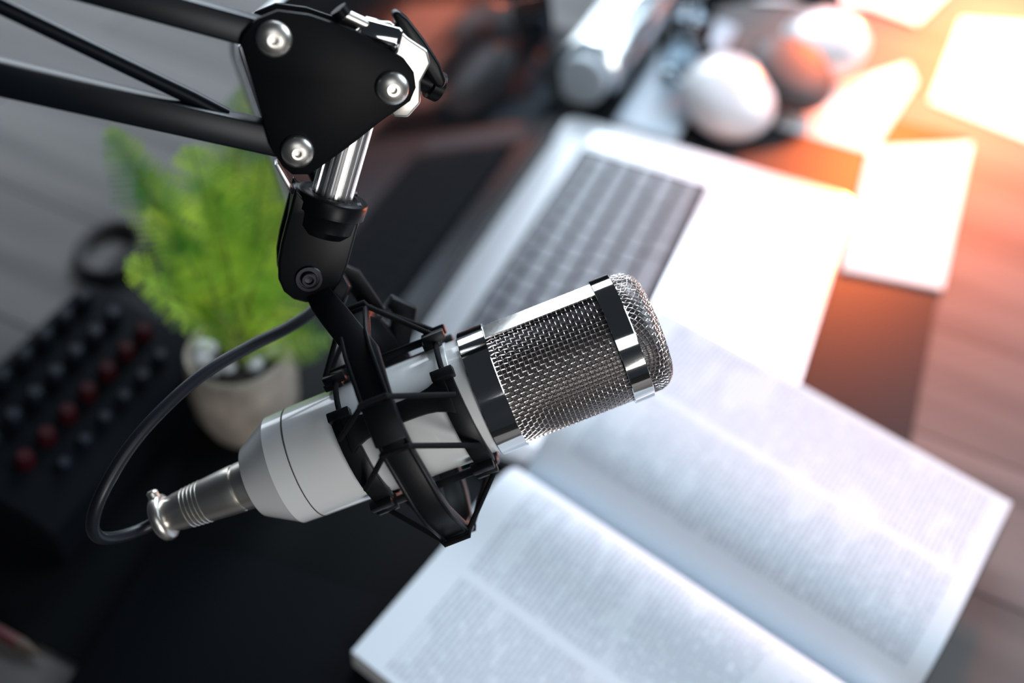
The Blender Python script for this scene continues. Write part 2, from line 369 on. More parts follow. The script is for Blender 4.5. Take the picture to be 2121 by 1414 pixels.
def page(side):
    n, m = 60, 12; mb = MB(); uv = []
    s0, s1 = (0, half) if side < 0 else (half, BW)
    for i in range(n+1):
        s = s0+(s1-s0)*i/n
        for j in range(m+1):
            t = BL*j/m; mb.v.append(bp_(s, t, 2.2+prof(s)+.35)); uv.append((s-half, t))
    for i in range(n):
        for j in range(m): o = i*(m+1)+j; mb.f.append([o, o+m+1, o+m+2, o+1])
    k = len(mb.v)
    for i in range(n+1):
        s = s0+(s1-s0)*i/n
        for j in range(m+1): mb.v.append(bp_(s, BL*j/m, 2.2+prof(s)+.05)); uv.append((500, -50))
    for i in range(n):
        for j in range(m): o = k+i*(m+1)+j; mb.f.append([o, o+1, o+m+2, o+m+1])
    return mb.build('page', PAGE, book, uv=uv, angle=80)
page(-1); page(1)
for side in (-1, 1):
    n = 40; mb = MB(); s0, s1 = (0, half-.2) if side < 0 else (half+.2, BW); vs = []
    for i in range(n+1):
        s = s0+(s1-s0)*i/n; tz_ = 2.2+prof(s)
        lean = 3.0*(1-(i/n if side < 0 else 1-i/n))*(-1 if side < 0 else 1)
        vs += [bp_(s+lean*0, 0, 2.2), bp_(s, 0, tz_), bp_(s, BL, tz_), bp_(s+lean*0, BL, 2.2)]
    fs = [[0, 1, 2, 3], [n*4+3, n*4+2, n*4+1, n*4]]
    for i in range(n):
        for k in range(4): fs.append([i*4+k, i*4+(k+1) % 4, i*4+4+(k+1) % 4, i*4+4+k])
    mb.add(vs, fs); mb.build('page_block', BLOCK, book)
# ---------------------------------------------------------------- microphone
P1 = px(995, 815, 382); P2 = px(341, 1070, 387.5)
AX = (P1-P2).normalized()
mid = (P1+P2)/2
vc = (CAMP-P1).normalized(); NZ = (vc-AX*vc.dot(AX)).normalized()      # phi 0, towards the camera
ND = AX.cross(NZ)
if ND.dot(UP) > 0: ND = -ND                                            # phi 90, image down
def S(t):                                                              # pixel offset along the axis -> mm along AX
    lo, hi = -200., 200.
    e = V((.932, -.363))
    for _ in range(40):
        mdd = (lo+hi)/2; p = P1+AX*mdd-CAMP; d = p.dot(FW)
        x = 1060.5+F*p.dot(RT)/d; y = 707-F*p.dot(UP)/d
        if (x-995)*.932-(y-815)*.363 < t: lo = mdd
        else: hi = mdd
    return lo
def rad(t, r): p = P1+AX*S(t)-CAMP; return r*p.dot(FW)/F
def M(s, R, ph): a = radians(ph); return P1+AX*s+(NZ*cos(a)+ND*sin(a))*R
def prof_px(L): return [(S(t), rad(t, r)) for t, r in L]
mic = thing('microphone', 'white condenser microphone with a silver woven wire head, held in the black shock mount', 'microphone', P1)
# body
bp = [(S(-497), rad(-497, 60)), (S(-499), rad(-499, 76)), (S(-496), rad(-496, 78.5)), (S(-432), rad(-432, 115)), (S(-430), rad(-430, 116.5)), (S(-388), rad(-388, 118)), (S(-387), rad(-387, 117)), (S(-385), rad(-385, 117)), (S(-384), rad(-384, 118.5)),
      (S(-200), rad(-200, 122)), (S(-33), rad(-33, 126)), (S(-31), rad(-31, 126)), (S(-30), rad(-30, 123.5)), (S(2), rad(2, 123.5))]
m_ = MB(); m_.lathe(P1, AX, bp, 128); m_.build('body', ENAMEL, mic, angle=25)
m_ = MB(); m_.lathe(P1, AX, [(S(-387.2), rad(-386, 117.0)), (S(-387.2), rad(-386, 118.65)), (S(-385.6), rad(-386, 118.65)), (S(-385.6), rad(-386, 117.0))], 128, closed=True)  # dark ring carries the seam's shade in its colour; the groove catches light
m_.build('seam', mat('seam_shade', (.05, .05, .05), .8, spec=.1), mic)
R1s, R1e, G1, R2e = S(0), S(56), S(291), S(334)
Rr = rad(0, 134); 
def ring(name, a, b, R, mt, parent):
    m = MB(); m.lathe(P1, AX, [(a, R-1.6), (a, R-.25), (a+.25, R), (b-.25, R), (b, R-.25), (b, R-1.6)], 160, closed=True)
    return m.build(name, mt, parent, angle=30)
ring('lower_band', R1s, R1e, Rr, CHROME, mic)
ring('upper_band', G1, R2e, Rr+.1, CHROME, mic)
RG = Rr-1.05
# liner
lm = MB(); uvl = []; nn = 96; rl = RG-1.0; dome_l = S(393)-R2e
def dome_pt(rho, th, R, L, rc):     # equidistant point on the rounded cap: flat-ish top of radius, shoulder radius rc
    # profile by arc length from pole: slight dome then quarter circle then cylinder
    flat = R-rc
    if rho < flat: r = rho; h = L-1.0*(rho/flat)**2; nr = 2.0*rho/flat/flat; nrm = (nr, 1)
    else:
        q = (rho-flat)/rc
        if q < pi/2: r = flat+rc*sin(q); h = (L-1.0)-rc*(1-cos(q))*(L-1.0)/max(rc, L-1.0) ; nrm = (sin(q), cos(q))
        else: r = R; h = (L-1.0)-rc*min(1, (L-1.0)/rc)-(rho-flat-rc*pi/2); nrm = (1, 0)
    l = math.hypot(*nrm); a = th
    d = NZ*cos(a)+ND*sin(a)
    return P1+AX*(R2e+h)+d*r, (d*nrm[0]+AX*nrm[1])/l, h
prl = [(R1e-.5, rl), (G1+.5, rl)]
for i, (t, r) in enumerate([(R1e-.5+(G1+1-R1e)*k/8, rl) for k in range(9)]):
    for k in range(nn+1):
        lm.v.append(M(t, r, 360*k/nn)); uvl.append((k/nn*2*pi*r/.62, t/.62))
for i in range(8):
    for k in range(nn): o = i*(nn+1)+k; lm.f.append([o, o+1, o+nn+2, o+nn+1])
lm.build('inner_mesh', LINER, mic, uv=uvl)
# woven grille: axial and hoop wires crossing over and under
gm = MB(); NA = 84; pitch = (G1-R1e)/25.0; amp = .24; wr = .18
NSEG = 4
for k in range(NA):
    ph = 360*k/NA; pts = []
    tot = 25*NSEG
    for i in range(tot+1):
        s = R1e+(G1-R1e)*i/tot
        pts.append(M(s, RG-.45+amp*cos(pi*(s-R1e)/pitch+pi*k), ph+.0))
    gm.tube(pts, wr, 5, cap=False)
for j in range(1, 25):
    s = R1e+pitch*j; pts = []
    tot = NA*NSEG
    for i in range(tot):
        a = 360*i/tot; pts.append(M(s, RG-.45-amp*cos(pi*j+pi*(a/360*NA)), a))
    gm.tube(pts, wr, 5, closed=True)
gm.build('wire_grille', WIRE, mic)
# chrome side bars of the head frame
for pc in (-61, 119):
    m = MB(); rn = NZ*cos(radians(pc))+ND*sin(radians(pc))
    m.box(P1+AX*(R1e+G1)/2+rn*(RG-.35), AX*((G1-R1e)/2+.2), AX.cross(rn)*4.9, rn*.5); m.build('side_bar', CHROME, mic, bevel=.12, smooth=False)
# domed cap of pressed woven mesh
RC = 7.5; LD_ = dome_l; RD = RG-.5
gm = MB(); p_ = 1.85; nmax = int(40/p_); rho_max = (RD-RC)+RC*pi/2+max(0, (LD_-1-RC))+1.5
for di in (0, 1):
    for k in range(-nmax, nmax+1):
        c = k*p_; run = []
        steps = int(80/p_)*3
        for i in range(steps+1):
            q = -40+p_*i/3.0+.0001
            x, y = (q, c) if di == 0 else (c, q)
            rho = math.hypot(x, y)
            if rho > rho_max:
                if len(run) > 3: gm.tube(run, wr*.95, 5, cap=False)
                run = []; continue
            th = math.atan2(y, x)+.35
            P, N, h = dome_pt(rho, th, RD, LD_, RC)
            sg = amp*1.1*cos(pi*q/p_+pi*k+(0 if di == 0 else pi))
            run.append(P+N*sg)
        if len(run) > 3: gm.tube(run, wr*.95, 5, cap=False)
gm.build('cap_mesh', WIRE, mic)
lm = MB(); uvl = []; m_n = 24
for i in range(m_n+1):
    rho = rho_max*i/m_n
    for k in range(nn):
        P, N, h = dome_pt(rho, 2*pi*k/nn, RD-.9, LD_-.9, RC-.5); lm.v.append(P); uvl.append((rho*cos(2*pi*k/nn)/.6, rho*sin(2*pi*k/nn)/.6))
for i in range(m_n):
    for k in range(nn): lm.f.append([i*nn+k, i*nn+(k+1) % nn, (i+1)*nn+(k+1) % nn, (i+1)*nn+k])
lm.build('cap_liner', LINER, mic, uv=uvl)
# ---------------------------------------------------------------- cable with its plug
th1, ps = radians(28), radians(16)
TC = -FW
YL = (UP*cos(th1)+TC*sin(th1)).normalized(); XL = RT*cos(ps)-TC*sin(ps); XL = (XL-YL*XL.dot(YL)).normalized(); NL = XL.cross(YL)
PB = px(640, 578, 373)
def pl(x, y, off=0.0):          # pixel -> plane of the boom's front plate, shifted by off along its normal
    r = ray(x, y); o = PB+NL*off; return CAMP+r*((o-CAMP).dot(NL)/r.dot(NL))
cabl = thing('microphone_cable', 'black cable with a silver plug looping from the rear of the white microphone', 'cable', P1+AX*S(-700))
pr = prof_px([(-697, 30), (-695, 36), (-677, 37.5), (-672, 39), (-560, 49), (-541, 50.5), (-537, 50), (-536, 46), (-532, 46), (-531, 50.5), (-502, 52), (-501, 44)])
m_ = MB(); m_.lathe(P1, AX, pr, 64); plug = m_.build('plug', NICKEL, cabl, angle=25)
pr = prof_px([(-716, 30), (-717, 42), (-712, 48), (-704, 50), (-696, 48), (-691, 42), (-691, 34)])
m_ = MB(); m_.lathe(P1, AX, pr, 48); m_.build('end_collar', NICKEL, plug, angle=60)
m_ = MB(); m_.lathe(M(S(-704), rad(-704, 44), -78), (NZ*cos(radians(-78))+ND*sin(radians(-78))), [(0, 2.2), (2.6, 2.2), (3.2, 1.6), (3.2, .4)], 20); m_.build('clamp_screw', NICKEL, plug)
gr = MB()
for k in range(5):
    t = -650+k*9; gr.lathe(P1, AX, [(S(t), rad(t, 38+(t+672)*.088)), (S(t+2), rad(t+2, 40.6+(t+672)*.088)), (S(t+4), rad(t+4, 38+(t+672)*.088))], 48)
gr.build('grip_ribs', NICKEL, plug)
cp = [P1+AX*S(-700), px(290, 1097, 384), px(238, 1113, 374), px(202, 1110, 364), px(192, 1080, 358), px(212, 1020, 355), px(262, 935, 358), px(330, 855, 364), px(420, 775, 374), px(520, 716, 386), px(600, 676, 395), px(655, 636, 402), px(688, 570, 412)]+[pl(x, y, -24) for x, y in ((690, 490), (668, 400), (620, 310), (540, 268), (470, 254), (330, 222), (150, 182), (0, 152), (-200, 108))]
cc = catmull(cp, 10)
m_ = MB(); m_.tube(cc, 2.45, 16); m_.build('cord', CABLE, cabl)
# ---------------------------------------------------------------- shock mount
sm = thing('shock_mount', 'black plastic shock mount cage with elastic cords around the white microphone body', 'shock mount', M(-31, 0, 0))
SC = S(-160); RO = 45.0; TLT = 3.0
phs = []
for k in range(4):
    phs += [k*90-12, k*90+12, k*90+45-6, k*90+45+6]
ringpts = [M(SC+TLT*sin(radians(p)), RO-(0 if i % 4 < 2 else .6), p) for i, p in enumerate(phs)]
m_ = MB(); m_.strap(ringpts, AX, 10.0, 2.6, closed=True); m_.build('outer_ring', RUBBER, sm, bevel=.7)
for sd in (-1, 1):
    m_ = MB(); m_.strap([p+AX*(sd*4.7)+(p-M(SC, 0, 0)).normalized()*.4 for p in ringpts], AX, 1.5, 4.4, closed=True); m_.build('rim', RUBBER, sm, bevel=.45)
def rdir(ph): return NZ*cos(radians(ph))+ND*sin(radians(ph))
for k in range(4):
    c = k*90-3
    m_ = MB(); m_.strap([M(SC+TLT*sin(radians(c)), RO+.6, c-9), M(SC+TLT*sin(radians(c)), RO+.6, c), M(SC+TLT*sin(radians(c)), RO+.6, c+9)], AX, 11.4, 4.6)
    m_.build('cord_block', RUBBER, sm, bevel=.8)
SI = (S(-42), S(-258))
for si, s in enumerate(SI):
    for (c, hw) in ((20, 47), (112, 36), (200, 42), (-78, 15)):
        n = max(4, int(hw/5)); Rb = rad(-100, 126)+1.6 if si == 0 else rad(-250, 122)+1.6
        m_ = MB(); m_.strap([M(s+1.6*sin(radians(c-hw+2*hw*i/n)), Rb+1.0, c-hw+2*hw*i/n) for i in range(n+1)], AX, 7.2, 3.0); m_.build('clamp_pad', RUBBER, sm, bevel=.5)
        for e in (-1, 1):
            e_ = c+e*(hw-3.5)
            m_ = MB(); m_.strap([M(s, Rb+3.4, e_-4), M(s, Rb+3.4, e_+4)], AX, 8.6, 3.8); m_.build('cord_hook', RUBBER, sm, bevel=.5)
for c in (-9, 88, 178, -86):
    R_ = rad(-100, 124)+3.4
    m_ = MB(); pts = []; wd = []
    for i in range(13):
        q = i/12; pts.append(M(SI[1]+(SI[0]-SI[1])*q, R_, c)); wd.append(7.5+9*abs(2*q-1)**4)
    m_.strap(pts, rdir(c+90), wd, 3.0); m_.build('bridge_bar', RUBBER, sm, bevel=.5)
Rp = rad(-100, 126)+5.2
def cordt(a, b, r=1.05, sag=0):
    m = MB(); a = V(a); b = V(b); n = 10; pts = [a.lerp(b, i/n)+V((0, 0, -1))*sag*sin(pi*i/n) for i in range(n+1)]
    m.tube(pts, r, 10); return m
for k in range(4):
    b0 = k*90
    for (po, pi_, ) in ((-13, -6), (9, 37)):
        if k == 3: pi_ = -2 if po < 0 else 22
        for si in (0, 1):
            se = SC+TLT*sin(radians(b0+po))+(4.4 if si == 0 else -4.4)
            cordt(M(se, RO+2.8, b0+po), M(SI[si]+1.6*sin(radians(b0+pi_))+(1 if si == 0 else -1)*2.0, Rp, b0+pi_)).build('elastic_cord', CORDM, sm)
    # across the face of the block
    for po in (-13, 9):
        m = MB(); q0 = SC+TLT*sin(radians(b0+po)); m.tube([M(q0-5.2, RO+2.4, b0+po), M(q0-5.0, RO+3.8, b0+po), M(q0+5.0, RO+3.8, b0+po), M(q0+5.2, RO+2.4, b0+po)], 1.05, 10); m.build('elastic_cord', CORDM, sm)
for s in SI:
    Rb = rad(-100, 126)+1.2
    for (a, b) in ((-64, -26), (66, 76), (147, 160), (240, 268)):
        m = MB(); m.tube([M(s, Rb+1.6, a+(b-a)*i/10) for i in range(11)], 1.05, 10); m.build('elastic_cord', CORDM, sm)
# yoke up to the boom
PBx = px(642, 578, 383)
y_ = MB()
yp = [M(SC, RO, -12), M(SC, RO-.6, -39), px(694, 655, 366), px(672, 628, 374), px(655, 600, 379)]
y_.strap(yp, [AX, AX, AX, AX, AX], [11, 11, 11, 10.5, 9], 2.8); y_.build('yoke_strap', RUBBER, sm, bevel=.6)
y_ = MB()
yp = [M(SC, RO, -168), M(SC, RO, -141), px(838, 640, 404), px(806, 622, 402), px(782, 650, 398), px(728, 572, 390), px(700, 560, 386)]
y_.strap(yp, AX, [11, 10, 10, 8, 8, 8, 8], 2.4); y_.build('yoke_strap', RUBBER, sm, bevel=.6)
y_ = MB(); y_.prism([px(x, y, 379) for x, y in ((622, 560), (660, 545), (706, 558), (724, 592), (706, 634), (668, 640), (636, 612))], FW*8); y_.build('yoke_tab', RUBBER, sm, bevel=.8)
y_ = MB(); y_.strap([px(672, 634, 384), px(735, 655, 388), px(790, 652, 394)], AX, 3, 2.4); y_.build('yoke_rib', RUBBER, sm, bevel=.5)
# ---------------------------------------------------------------- boom arm
arm = thing('boom_arm', 'black two-bar microphone boom arm with triangular joint plate at upper left', 'boom arm', pl(620, 300))
tri = [(497, 90), (503, 72), (530, 40), (575, 22), (640, 30), (735, 62), (838, 122), (858, 150), (862, 182), (850, 210), (790, 252), (722, 305), (662, 348), (640, 362), (605, 362), (585, 345), (560, 305), (545, 250), (520, 160)]
TH_ = 2.0; GAP = 14.5
front = [pl(x, y) for x, y in tri]
m_ = MB(); m_.prism(front, -NL*TH_); m_.build('joint_plate', STEEL_BLACK, arm, bevel=.5)
m_ = MB(); m_.prism([p-NL*GAP for p in front], -NL*TH_); m_.build('joint_plate', STEEL_BLACK, arm, bevel=.5)
e_ = MB(); e_.strap([pl(498, 92, -GAP*.62), pl(520, 160, -GAP*.62), pl(545, 236, -GAP*.62)], NL, 6.5, 1.6); e_.build('spacer_plate', ALU, arm, bevel=.3)
e_ = MB(); e_.strap([pl(572, 335, -GAP*.62), pl(606, 395, -GAP*.62)], NL, 6.5, 1.6); e_.build('spacer_plate', ALU, arm, bevel=.3)
def bar(name, b0, b1, t0, t1):
    off = -TH_-.6
    P = [pl(*b0, off), pl(*b1, off), pl(*t1, off), pl(*t0, off)]
    m = MB(); m.prism(P, -NL*10.0); return m.build(name, BARM, arm, bevel=1.0)
bar('lower_bar', (-330, 131), (600, 333), (-330, 53), (600, 270))
bar('upper_bar', (-330, -128), (600, 122), (-330, -200), (600, 58))
m_ = MB(); m_.tube([pl(-330, -150, -8), pl(0, 12, -8), pl(400, 203, -8), pl(470, 240, -8)], 2.7, 14); m_.build('tension_rod', BARM, arm)
def screw(x, y, r):
    c = pl(x, y, 0); d = (c-CAMP).dot(FW); R = r*d/F
    m = MB(); pr = [(-.2, R*.7), (0, R), (R*.12, R*1.0)]
    for k in range(1, 8):
        a = radians(k*11); pr.append((R*.12+R*.55*sin(a), R*cos(a)))
    pr += [(R*.66, R*.36), (R*.36, R*.33), (R*.34, .05)]
    m.lathe(c, NL, pr, 40); m.build('screw', NICKEL, arm, angle=30)
    b = MB(); b.lathe(c-NL*(GAP+TH_+2), NL, [(0, 4.4), (1.8, 4.6), (2.2, 2.6), (GAP+TH_, 2.6)], 24); b.build('screw_shank', NICKEL, arm)
for x, y, r in ((567, 80, 38), (812, 182, 35), (616, 313, 34)): screw(x, y, r)
# ribbed shaft, collar and clevis
A_ = pl(738, 225, -9.5); B_ = pl(676, 445, -8.0); SD = (A_-B_).normalized()
m_ = MB(); n = 96; vs = []; Rs = 7.2
o1 = SD.orthogonal().normalized(); o2 = SD.cross(o1)
for e in (A_, B_):
    for k in range(n): q = 2*pi*k/n; r = Rs+.55*(1 if (k//3) % 2 else -1); vs.append(e+(o1*cos(q)+o2*sin(q))*r)
m_.add(vs, [[k, (k+1) % n, n+(k+1) % n, n+k] for k in range(n)]+[list(range(n)), [n+k for k in range(n)][::-1]]); m_.build('ribbed_shaft', ALU, arm, smooth=False)
cen = pl(690, 402, -8.0)
m_ = MB(); m_.lathe(cen, SD, [(-15, 9.5), (-12, 11.8), (-7.4, 12.2), (-6.6, 12.6), (-6.2, 13.4), (-1.2, 13.6), (-.4, 13.2), (0, 12.4), (.1, 9.2), (-1.5, 8.6)], 64); m_.build('collar', CLEVIS, arm, angle=30)
cl = [(612, 392), (600, 440), (583, 505), (576, 545), (577, 580), (588, 605), (608, 621), (634, 628), (664, 623), (690, 606), (708, 582), (722, 545), (742, 470), (752, 425), (690, 440), (640, 425)]
m_ = MB(); m_.prism([pl(x, y, 0) for x, y in cl], -NL*4.6); m_.build('clevis', CLEVIS, arm, bevel=1.0, seg=3)
m_ = MB(); m_.prism([pl(x, y, 0)-NL*13.0 for x, y in cl], -NL*4.2); m_.build('clevis', CLEVIS, arm, bevel=1.0, seg=3)
m_ = MB(); m_.prism([pl(x, y, 0)-NL*4.0 for x, y in ((610, 400), (598, 470), (640, 505), (715, 505), (745, 440), (700, 415))], -NL*10); m_.build('clevis_bridge', CLEVIS, arm, bevel=1.0)
cB = pl(640, 577, 0); m_ = MB(); m_.lathe(cB, NL, [(-.5, 5.0), (.5, 5.2), (.9, 4.9), (.9, 3.8), (.3, 3.7), (.3, 3.1), (1.6, 3.0), (1.9, 2.6), (1.9, 1.7), (.6, 1.6), (.5, .1)], 48)
m_.build('bolt', mat('gunmetal', (.035, .035, .04), .36, metal=1), arm, angle=30)
m_ = MB(); m_.lathe(cB-NL*17.5, NL, [(0, 4.2), (.2, 2.4), (17, 2.4)], 20); m_.build('bolt_shank', NICKEL, arm)
# nickel clamp bracket, nut and wing lever behind the plate
br = [(735, 66), (770, 44), (812, 46), (846, 78), (886, 104), (893, 132), (872, 170), (872, 214), (846, 244), (815, 243), (770, 190)]
m_ = MB(); m_.prism([pl(x, y, -TH_-1) for x, y in br], -NL*3.2); m_.build('clamp_bracket', NICKEL, arm, bevel=1.0, seg=3)
m_ = MB(); m_.prism([pl(x, y, -TH_-9) for x, y in br], -NL*3.2); m_.build('clamp_bracket', NICKEL, arm, bevel=1.0, seg=3)
c0 = pl(748, 60, -7); c1 = pl(832, 84, -4)
m_ = MB(); m_.lathe(c0, (c1-c0), [(0, 3.5), (.6, 5.0), (13, 5.4), (14.2, 4.4), (14.3, 2)], 6); m_.build('clamp_nut', CHROME, arm, bevel=.3)
m_ = MB(); m_.tube([pl(706, 26, -4), pl(770, 56, -5)], 2.0, 16); m_.build('clamp_pin', NICKEL, arm)
m_ = MB(); m_.tube([pl(700, 18, -4), pl(712, 34, -4)], 3.2, 16); m_.build('pin_head', STEEL_BLACK, arm)
lv = [pl(x, y, -5) for x, y in ((812, 28), (826, 22), (846, 38), (880, 82), (912, 132), (926, 170), (918, 186), (902, 180), (868, 128), (830, 70))]
m_ = MB(); m_.prism(lv, -NL*7); m_.build('wing_lever', CLEVIS, arm, bevel=1.6, seg=3)
m_ = MB(); m_.lathe(pl(845, 150, -10), pl(905, 178, -12)-pl(845, 150, -10), [(0, 4.2), (9, 4.2), (9.5, 5.6), (13.5, 5.6), (14, 4.5)], 32); m_.build('lever_boss', CLEVIS, arm)
# ---------------------------------------------------------------- potted fern
pc = tz(520, 862, MT); pc = V((pc.x, pc.y, MT))
PR = 33.0; PH = 62.0
fern = thing('potted_fern', 'bright green fern in a mottled brown stone pot, left of the microphone', 'potted plant', pc)
m_ = MB(); m_.lathe(pc, Z, [(0, PR*.72), (2, PR*.8), (20, PR*.97), (38, PR), (PH-4, PR*.93), (PH, PR*.9), (PH, PR*.8), (PH-9, PR*.8)], 64); m_.build('pot', STONE, fern, angle=35)
m_ = MB(); m_.lathe(pc, Z, [(PH-14, PR*.79), (PH-8, PR*.79), (PH-5, PR*.4), (PH-4.5, .1)], 40); m_.build('soil', SOIL, fern)
def frond(base, tip, arch, wmax, seed, n=30):
    rnd = random.Random(seed); base = V(base); tip = V(tip)
    ctl = base.lerp(tip, .5)+arch
    P = []
    for i in range(n+1):
        t = i/n; P.append(base*(1-t)**2+ctl*2*t*(1-t)+tip*t*t)
    vdir = (CAMP-tip).normalized()
    st = MB(); st.tube(P, [1.1*(1-.75*i/n) for i in range(n+1)], 6)
    L = sum((P[i+1]-P[i]).length for i in range(n)); lf = MB()
    npn = int(L/4.6)
    tw = rnd.uniform(-.5, .5)
    for j in range(npn):
        t = .16+.83*j/npn; i = min(n-1, int(t*n)); f = t*n-i; p = P[i].lerp(P[i+1], f); T = (P[i+1]-P[i]).normalized()
        nrm = (vdir*.8+Z*.6+T.cross(vdir)*tw); nrm = (nrm-T*nrm.dot(T)).normalized(); B = T.cross(nrm)
        wl = wmax*1.45*min(1, (t-.06)*2.6)*(1-max(0, (t-.55)/.45)**1.8)*rnd.uniform(.85, 1.08)+1.5
        for sd in (-1, 1):
            d = (B*sd*.9+T*.42+nrm*rnd.uniform(-.25, .2)).normalized(); c = nrm.cross(d)
            m = max(3, int(wl/1.7))
            for k in range(m):
                q = (k+.6)/m; o = p+d*wl*q-nrm*(wl*q*q*.2); ll = 2.0*(1-.75*q)+.35
                for s2 in (-1, 1):
                    dd = (c*s2*.8+d*.55).normalized(); e = nrm.cross(dd); w2 = wl/m*.36
                    lf.add([o-e*w2*.5, o+dd*ll*.55-e*w2, o+dd*ll+nrm*.25, o+dd*ll*.55+e*w2, o+e*w2*.5], [[0, 1, 2, 3, 4]])
            lf.add([p-c*.25, p+d*wl-c*.08-nrm*wl*.2, p+d*wl+c*.08-nrm*wl*.2, p+c*.25], [[0, 1, 2, 3]])
    o = lf.build('frond', LEAF, fern, smooth=False)
    st.build('stem', STEM, o)
top = pc+Z*(PH-4)
FRS = [(222, 262, 525, 13), (290, 345, 545, 11), (300, 430, 520, 9), (392, 298, 520, 15), (440, 385, 530, 11), (512, 170, 570, 13), (548, 320, 560, 13), (600, 300, 600, 13), (598, 420, 560, 14), (255, 545, 505, 10), (300, 590, 500, 10),
       (560, 520, 530, 12), (620, 560, 560, 12), (690, 705, 585, 11), (640, 650, 590, 10), (380, 520, 520, 12), (350, 470, 575, 11), (430, 560, 505, 12), (500, 600, 500, 12), (575, 640, 545, 11), (350, 640, 505, 10), (470, 330, 590, 12), (650, 480, 620, 12)]
for i, (x, y, d, wm) in enumerate(FRS):
    tip = px(x, y, d); rnd = random.Random(i+50)
    b0 = top+V((rnd.uniform(-9, 9), rnd.uniform(-9, 9), 0)); L = (tip-b0).length
    frond(b0, tip, Z*L*.20+V((0, 0, 0)), wm, i, n=26)
for i, (x, y, r) in enumerate(((362, 706, 8.5), (405, 742, 6.5), (560, 722, 7.5), (590, 700, 6), (525, 748, 6.5), (470, 752, 6), (440, 757, 5.5), (610, 716, 5))):
    c = tz(x, y, PH+MT-2); d = c-pc-Z*(c.z-pc.z); 
    if d.length > PR*.62: d = d.normalized()*PR*.62
    c = pc+d+Z*(PH-5)
    m = MB(); m.lathe(c-Z*r*.6, Z, [(0, .1)]+[(r*.62*(1-cos(radians(a))), r*sin(radians(a))*.9) for a in range(15, 180, 15)]+[(r*1.24, .1)], 20)
    tag(m.build('pebble', PEBBLE, angle=180), 'small pale pebble lying on the soil in the fern pot', 'pebble', 'pebbles in the fern pot')
# ---------------------------------------------------------------- audio mixer
ZM = MT+48
r0 = tz(140, 862, ZM); r1 = tz(297, 693, ZM); D1 = (r1-r0); NP = D1.length/4; D1.normalize(); D2 = V((D1.y, -D1.x, 0))
mixr = thing('audio_mixer', 'black audio mixer with rows of small grey and red knobs, beside the fern', 'audio mixer', V((r0.x, r0.y, MT)))
def mx_(a, b, z): return V((r0.x, r0.y, 0))+D1*a+D2*b+Z*z
m_ = MB(); a0, a1, b0, b1 = -60, NP*4+16, -62, 33
sec = [(b0, MT+2), (b0, ZM-2), (b0+16, ZM+12), (b1-14, ZM-6), (b1, ZM-16), (b1, MT+2)]
m_.prism([mx_(a0, b, z) for b, z in sec], D1*(a1-a0)); m_.build('casing', BODYBLK, mixr, bevel=3, seg=3)
for (a, b) in ((a0+10, b0+10), (a0+10, b1-10), (a1-10, b0+10), (a1-10, b1-10)):
    f_ = MB(); f_.lathe(mx_(a, b, MT), Z, [(0, 5), (2.6, 6)], 14); f_.build('rubber_foot', RUBBER, mixr)
slope = ((ZM-6)-(ZM+12))/((b1-14)-(b0+16)); NMX = (Z-D2*slope).normalized()
for j, bb in enumerate((-40, -20, 0, 17)):
    for i in range(-2, 6):
        a = i*NP+(NP/2 if j == 3 else 0)
        if a > a1-8: continue
        zz = ZM+12+slope*(bb-(b0+16))
        m = MB(); R = 5.2 if j < 3 else 4.2; H = 10 if j < 3 else 7
        m.lathe(mx_(a, bb, zz-.3), NMX, [(0, R), (1, R*1.05), (H-1.2, R*.86), (H, R*.7), (H, .1)], 18)
        k = m.build('knob', RED if j == 2 else GREYCAP, mixr, angle=35)
        if j == 2: k['label'] = 'dark red knob'
# loop of cord lying by the mixer
lc = tz(232, 520, 4); lpnt = [V((lc.x, lc.y, 3.2))+V((21*cos(a), 27*sin(a), 2)) for a in [2*pi*i/36 for i in range(36)]]
m_ = MB(); m_.tube(lpnt, 5.0, 12, closed=True); tag(m_.build('rubber_ring', mat('dark_grey_rubber', (.035, .033, .034), .7, spec=.2)), 'dark grey ring lying on the wood behind the audio mixer', 'ring')
# ---------------------------------------------------------------- black folder and red pencil in the lower left
q = [tz(-40, 1165, 8), tz(330, 1085, 8), tz(905, 1255, 8), tz(640, 1500, 8), tz(250, 1480, 8)]
q = [tz(345, 1100, 8), tz(890, 1270, 8)]
e = (q[1]-q[0]); L = e.length; e.normalize(); g = V((e.y, -e.x, 0))
o_ = V((q[0].x, q[0].y, MT))
fd = thing('closed_folder', 'closed black folder lying on the mat at the lower left, below the microphone', 'folder', o_)
for i, (zz, th) in enumerate(((0, 1.2), (5.2, 1.2))):
    m_ = MB(); m_.prism([o_+Z*zz, o_+e*L+Z*zz, o_+e*L+g*110+Z*zz, o_+g*110+Z*zz], Z*th); m_.build('cover', BODYBLK, fd, bevel=.5)
m_ = MB(); m_.prism([o_+Z*1.2+e*2+g*2, o_+e*(L-2)+Z*1.2+g*2, o_+e*(L-2)+g*108+Z*1.2, o_+g*108+Z*1.2+e*2], Z*4); m_.build('sheets', mat('dark_grey_paper', (.03, .03, .033), .8), fd)
pa = tz(-60, 1275, 4); pb = tz(92, 1362, 4); pa.z = pb.z = 4.0
dpen = (pb-pa).normalized()
pen = thing('pencil', 'dull red pencil lying on the wood in the lower left corner', 'pencil', V((pb.x, pb.y, 0)))
m_ = MB(); m_.lathe(pa-Z*0, dpen, [(-60, 3.9), ((pb-pa).length-16, 3.9)], 6); m_.build('shaft', REDPEN, pen, smooth=False)
m_ = MB(); m_.lathe(pa, dpen, [((pb-pa).length-16, 3.8), ((pb-pa).length-3, .9), ((pb-pa).length, .3)], 12); m_.build('point', mat('pencil_wood', (.06, .04, .03), .7), pen)
